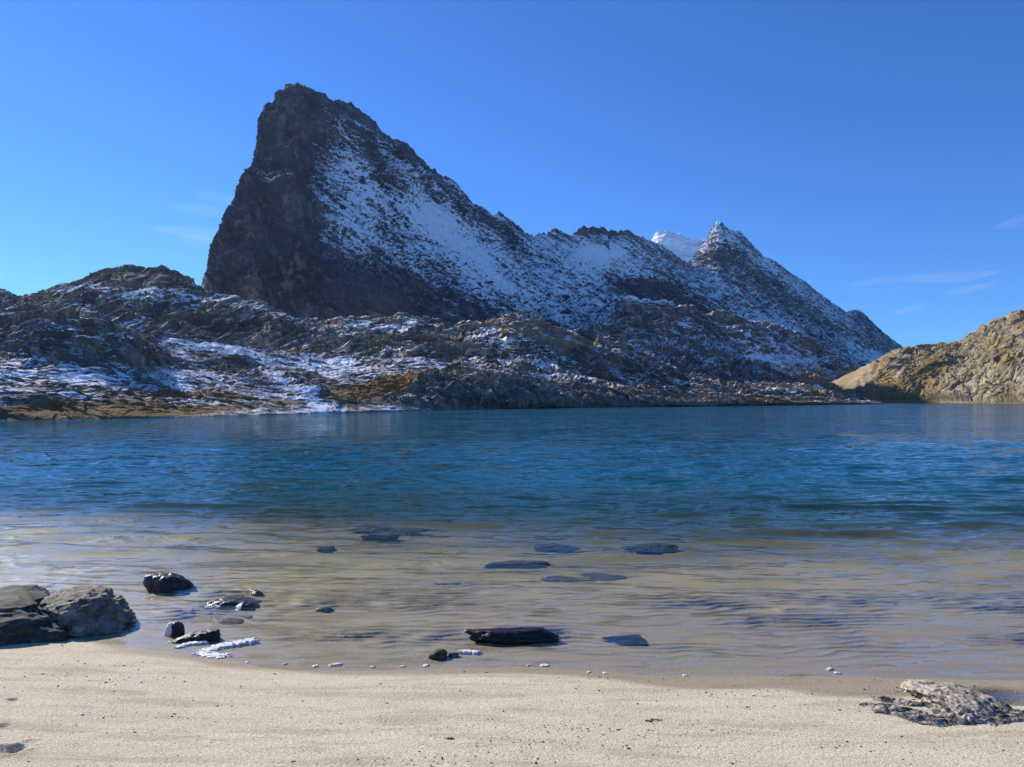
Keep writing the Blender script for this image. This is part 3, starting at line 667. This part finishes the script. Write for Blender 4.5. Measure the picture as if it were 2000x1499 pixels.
def tube(path, rad, sides=9, seed=0, rough=.25):
    path = np.array(path, float); n = len(path); T = np.gradient(path, axis=0); T /= np.linalg.norm(T, axis=1)[:, None]+1e-9
    up = np.array([.3, .2, 1.]); A = np.cross(T, up); A /= np.linalg.norm(A, axis=1)[:, None]+1e-9; B = np.cross(T, A)
    th = np.linspace(0, 2*math.pi, sides, endpoint=False)
    ring = A[:, None]*np.cos(th)[None, :, None]+B[:, None]*np.sin(th)[None, :, None]
    V = path[:, None]+ring*np.asarray(rad)[:, None, None]
    V = V+ring*(fbm(V/.02, 3, .6, seed)*rough*np.asarray(rad)[:, None])[..., None]
    F_ = []
    for i in range(n-1):
        for j in range(sides): F_.append([i*sides+j, i*sides+(j+1) % sides, (i+1)*sides+(j+1) % sides, (i+1)*sides+j])
    return V.reshape(-1, 3), np.array(F_)
def root_path(rg, a, d, length, n=22, wig=.5, zmin=0.):
    p = [np.array(a, float)]; d = np.array(d, float); d /= np.linalg.norm(d); s = length/n
    for k in range(n-1):
        d = d+rg.normal(size=3)*[wig, wig, wig*.55]*.38+np.array([0, 0, -.05]); d /= np.linalg.norm(d)
        q = p[-1]+d*s; q[2] = max(q[2], zmin); p.append(q)
    return p
def wood_mat(name, A, B, Cc):
    m, nt, N, L = mat(name); co = coords(nt)
    a = ntex(nt, coords(nt, (1, .35, 1), (0, 0, .5)), 42, 5, .7); b = ntex(nt, co, 16, 5, .65)
    col = mixc(nt, ramp(nt, a, .38, .6), A, B); col = mixc(nt, ramp(nt, b, .47, .60), col, Cc)
    principled(nt, col, .9, .15, bump(nt, a, .8, .008)); return m
PALEW = wood_mat('bleached_wood', (.22, .185, .145), (.52, .46, .37), (.10, .085, .075))
DARKW = wood_mat('charred_wet_root', (.035, .033, .034), (.13, .12, .105), (.36, .32, .26))
def driftwood():
    t = bpy.data.objects.new('driftwood_stump', None); C.objects.link(t); t.location = (2.6, 4.4, .03); t['category'] = 'driftwood'
    t['label'] = 'bleached driftwood stump with charred tangled roots lying on the sand'
    base = np.array([2.6, 4.4, .03]); rg = np.random.RandomState(11)
    def body(path, rad, seed, flat=.40, sides=64):
        path = np.array(path, float)
        k = np.linspace(0, 1, 90); kk = np.linspace(0, 1, len(path)); pp = np.stack([np.interp(k, kk, path[:, j]) for j in range(3)], -1)
        for _ in range(12): pp[1:-1] = .5*pp[1:-1]+.25*(pp[2:]+pp[:-2])
        rr = np.interp(k, kk, rad)*np.clip(np.sqrt(np.minimum(k, 1-k)*14), .12, 1)
        V, F_ = tube(pp-base, rr, sides, seed, .12); V = V.reshape(90, sides, 3); c = (pp-base)[:, None]
        u = np.arange(90)[:, None]/90.; th = np.arange(sides)[None]/sides*2*math.pi
        q = np.stack([np.cos(th)*2.6+u*0, np.sin(th)*2.6+u*0, u*5+0*th], -1)
        V = c+(V-c)*(1+fbm(q*[1.6, 1.6, .45], 5, .62, seed, True)*.34+fbm(V/[.05, .09, .05], 4, .6, seed+9)*.28)[..., None]
        V[..., 2] = c[..., 2]+(V[..., 2]-c[..., 2])*flat
        return V.reshape(-1, 3), F_
    V, F_ = body([(2.50,4.76,.08),(2.56,4.64,.105),(2.63,4.50,.11),(2.70,4.38,.10),(2.72,4.24,.07)], [.055,.085,.10,.095,.06], 5)
    put('bleached_trunk', mesh_from('bleached_trunk', V, F_, True), PALEW, t)
    V, F_ = body([(2.62,4.74,.08),(2.74,4.66,.10),(2.86,4.50,.08),(2.93,4.36,.05)], [.03,.05,.06,.03], 15)
    put('side_branch', mesh_from('side_branch', V, F_, True), PALEW, t)
    V, F_ = body([(2.78,4.56,.05),(2.86,4.44,.07),(2.92,4.33,.05),(2.98,4.24,.04)], [.03,.06,.06,.03], 25)
    put('charred_branch', mesh_from('charred_branch', V, F_, True), DARKW, t)
    def z0(x, y): return float(bed_h(np.array([x]), np.array([y]))[0])
    def roots(n, A, B, dirs, L, R_):
        for k in range(n):
            x = rg.uniform(A[0], B[0]); y = rg.uniform(A[1], B[1]); d = dirs[k % len(dirs)]
            zz = z0(x, y)
            p = root_path(rg, (x, y, zz+rg.uniform(.005, .03)), (d[0], d[1], rg.uniform(-.05, .06)), rg.uniform(*L), 24, .8, zz-.004)
            r0 = rg.uniform(*R_); V, F_ = tube(np.array(p)-base, np.linspace(r0, r0*.28, 24), 9, k, .5)
            put('root', mesh_from('root', V, F_, True), PALEW if rg.rand() < .22 else DARKW, t)
    roots(0, (2.16, 4.10), (2.48, 4.44), [(-1, .1), (-1, -.3), (-.5, -1), (.2, -1), (-1, .5)], (.12, .30), (.007, .018))
    roots(0, (2.42, 4.10), (2.50, 4.34), [(.15, -1), (.0, -1)], (.15, .28), (.010, .020))
    roots(0, (2.56, 4.02), (2.80, 4.16), [(1, -.1), (1, .15), (.5, -.5), (1, -.3)], (.14, .34), (.007, .018))
    roots(2, (2.75, 4.30), (2.95, 4.55), [(1, -.3), (.8, -.6)], (.12, .25), (.008, .016))
    def clump(pts, rad, h, seed, m, name):
        w = np.array([G(a, b, .05)[:2] for a, b in pts]); lo = w.min(0)-rad*1.8; hi = w.max(0)+rad*1.8
        nx = int((hi[0]-lo[0])/.0028); ny = int((hi[1]-lo[1])/.0028)
        X, Y = np.meshgrid(np.linspace(lo[0], hi[0], nx), np.linspace(lo[1], hi[1], ny)); d = np.full(X.shape, 9.)
        for k in range(len(w)-1):
            a, b = w[k], w[k+1]; ab = b-a; q = np.clip(((X-a[0])*ab[0]+(Y-a[1])*ab[1])/(ab@ab+1e-9), 0, 1)
            d = np.minimum(d, np.hypot(X-a[0]-q*ab[0], Y-a[1]-q*ab[1]))
        p = np.stack([X, Y, 0*X], -1); p = p+.03*noise(p/.06, seed)[..., None]
        e = 1-d/rad+fbm(p/[.13, .08, 1], 4, .55, seed)*1.25-.05
        rg_ = fbm(p/[.13, .08, 1], 4, .5, seed+3, True)
        Z = h*np.clip(e, -1, .8)*(.55+.6*rg_)+.004*(rg_)-.003
        keep = e > -.12; fc = grid_faces(*X.shape); ok = keep.ravel()[fc].all(1); ids = np.unique(fc[ok]); rm = np.full(X.size, -1); rm[ids] = np.arange(len(ids))
        V = np.stack([X, Y, bed_h(X, Y)+Z], -1).reshape(-1, 3)[ids]-base
        put(name, mesh_from(name, V, rm[fc[ok]], True), m, t)
    clump([(1738,1394),(1770,1402),(1805,1415),(1830,1425)], .10, .034, 5, DARKW, 'root_mat')
    clump([(1722,1368),(1770,1380),(1830,1385),(1850,1410)], .075, .030, 8, DARKW, 'root_mat')
    clump([(1880,1425),(1930,1418),(1985,1412),(2050,1400)], .08, .034, 6, DARKW, 'root_mat')
    clump([(1870,1350),(1915,1370),(1940,1395)], .08, .05, 9, DARKW, 'root_mat')
    clump([(1800,1350),(1840,1375),(1880,1400),(1890,1415)], .13, .045, 12, PALEW, 'weathered_crust')
driftwood()

TWIG = wood_mat('dry_twig', (.05, .035, .025), (.11, .08, .055), (.03, .02, .015))
def twig(label, px, py, L_, seed, name='twig', n=2):
    rg = np.random.RandomState(seed); c = G(px, py, .1); z = float(bed_h(c[0:1], c[1:2])[0]); c = G(px, py, z)
    V = []; F_ = []; o_ = 0
    for k in range(n):
        a = rg.uniform(-.5, .5)
        p = root_path(rg, (rg.uniform(-.4, .2)*L_, rg.uniform(-.2, .2)*L_, .004), (1, a, .05), L_*rg.uniform(.5, 1), 14, .5, .001)
        v, f = tube(p, np.linspace(.0038, .0015, 14), 6, k, .5); V.append(v); F_.append(f+o_); o_ += len(v)
    o = put(name, mesh_from(name, np.concatenate(V), np.concatenate(F_), True), TWIG, label=label, category='twig'); o.location = (c[0], c[1], z); return o
for k, (px, py, L_, lb) in enumerate([(1268,1408,.09,'dark forked twig on the dry sand left of the driftwood'),(1205,1428,.05,'short dark twig left of the forked twig'),(880,1445,.07,'crumbled dark twig in the middle of the beach'),(842,1440,.03,'tiny dark chip beside the crumbled twig'),
        (905,1314,.03,'first of two dark chips at the sand edge under the brown stone'),(946,1315,.035,'second dark chip at the sand edge under the brown stone'),(836,1489,.03,'black crumb at the bottom of the photo, centre left'),(752,1488,.04,'reddish brown crumb left of the black crumb'),
        (1431,1493,.035,'black crumb at the bottom edge, right of centre'),(1457,1384,.03,'chip on sand left of the root tangle'),(1378,1356,.03,'chip on the damp sand band right of centre'),(270,1309,.02,'chip on the sand under the white faced rock'),
        (470,1343,.025,'chip on the sand under the largest foam'),(120,1262,.03,'thin dark stick at the corner of the boulder shadow'),(1218,1475,.03,'chip on the sand near the bottom, under the forked twig')]):
    twig(lb, px, py, L_, 300+k, n=3 if L_ > .06 else 1)

def grit():
    rg = np.random.RandomState(77); V = []; F_ = []; o_ = 0; v0, f0 = ico(1); n = 0
    while n < 900:
        px, py = rg.uniform(-60, 2060), rg.uniform(1275, 1520); c = G(px, py, .1); x, y = c[0], c[1]
        if y > shoreline(x)-.02: continue
        d = float(noise(np.array([[x*.6, y*4.2, 1.]]), 31)[0])
        if rg.rand() > np.clip(.12+1.6*d, .05, 1): continue
        r = .0016+.0042*rg.rand()**3; z = float(bed_h(np.array([x]), np.array([y]))[0])
        q = v0*np.array([r*rg.uniform(.8, 2.2), r, r*.7])*(1+.3*rg.normal(size=(len(v0), 1))); a = rg.rand()*6.28
        q = np.stack([q[:, 0]*math.cos(a)-q[:, 1]*math.sin(a), q[:, 0]*math.sin(a)+q[:, 1]*math.cos(a), q[:, 2]], -1)+[x, y, z+r*.2]
        V.append(q); F_.append(f0+o_); o_ += len(v0); n += 1
    put('grit', mesh_from('grit', np.concatenate(V), np.concatenate(F_), False), TWIG, kind='stuff')
grit()

# ------------------------------------------------------------------ thin high cloud wisps
def clouds():
    m = bpy.data.materials.new('thin_ice_cloud'); m.use_nodes = True; nt = m.node_tree; nt.nodes.clear()
    v = nt.nodes.new('ShaderNodeVolumePrincipled'); v.inputs['Color'].default_value = (.95, .97, 1, 1); v.inputs['Density'].default_value = .0004
    v.inputs['Anisotropy'].default_value = .2
    o = nt.nodes.new('ShaderNodeOutputMaterial'); nt.links.new(v.outputs[0], o.inputs['Volume'])
    W = [(385,456,90,5,6,'upper of the long wisps left of the rock spire'),(395,474,46,4,2,'short bright wisp touching the spire'),(400,413,70,4,2,'faint wisp above the bright one by the spire'),(430,389,50,3,3,'highest wisp left of the spire'),
         (1852,540,100,7,-4,'longest wisp in the sky above the sunlit hill'),(1893,563,36,7,-6,'small wisp under the longest one'),(1775,604,24,6,-8,'lowest little wisp above the ridge end'),(1708,552,44,4,0,'faint wisp left of the longest one'),(1988,436,26,8,0,'wisp at the right edge of the sky')]
    for k, (px, py, rx, ry, tilt, lb) in enumerate(W):
        Y = 6000.; c = P(px, py, Y); s_ = Y/F; vv, f = ico(4)
        q = vv*np.array([rx*s_, 260., ry*s_]); q[:, 2] += 1.6*ry*s_*np.sin(vv[:, 0]*2.2+k)*.35
        q[:, 2] *= (1+.35*noise(vv*2+k, k)); a = R(-tilt); q = np.stack([q[:, 0]*math.cos(a)-q[:, 2]*math.sin(a), q[:, 1], q[:, 0]*math.sin(a)+q[:, 2]*math.cos(a)], -1)
        ob = put('cloud', mesh_from('cloud', q, f, True), m, label='thin white cloud: '+lb, category='cloud', group='thin cloud wisps'); ob.location = c
clouds()

# ------------------------------------------------------------------ air
def haze():
    bm = bmesh.new(); bmesh.ops.create_cube(bm, size=1)
    for v in bm.verts: v.co = Vector((v.co.x*5000, 1000+v.co.y*2700, 205+v.co.z*430))
    me = bpy.data.meshes.new('haze'); bm.to_mesh(me); bm.free()
    m = bpy.data.materials.new('haze'); m.use_nodes = True; nt = m.node_tree; nt.nodes.clear()
    v = nt.nodes.new('ShaderNodeVolumePrincipled'); v.inputs['Color'].default_value = (.40, .58, 1., 1); v.inputs['Density'].default_value = .000065
    v.inputs['Anisotropy'].default_value = .3
    o = nt.nodes.new('ShaderNodeOutputMaterial'); nt.links.new(v.outputs[0], o.inputs['Volume'])
    put('haze', me, m, kind='stuff')
if HAZE: haze()
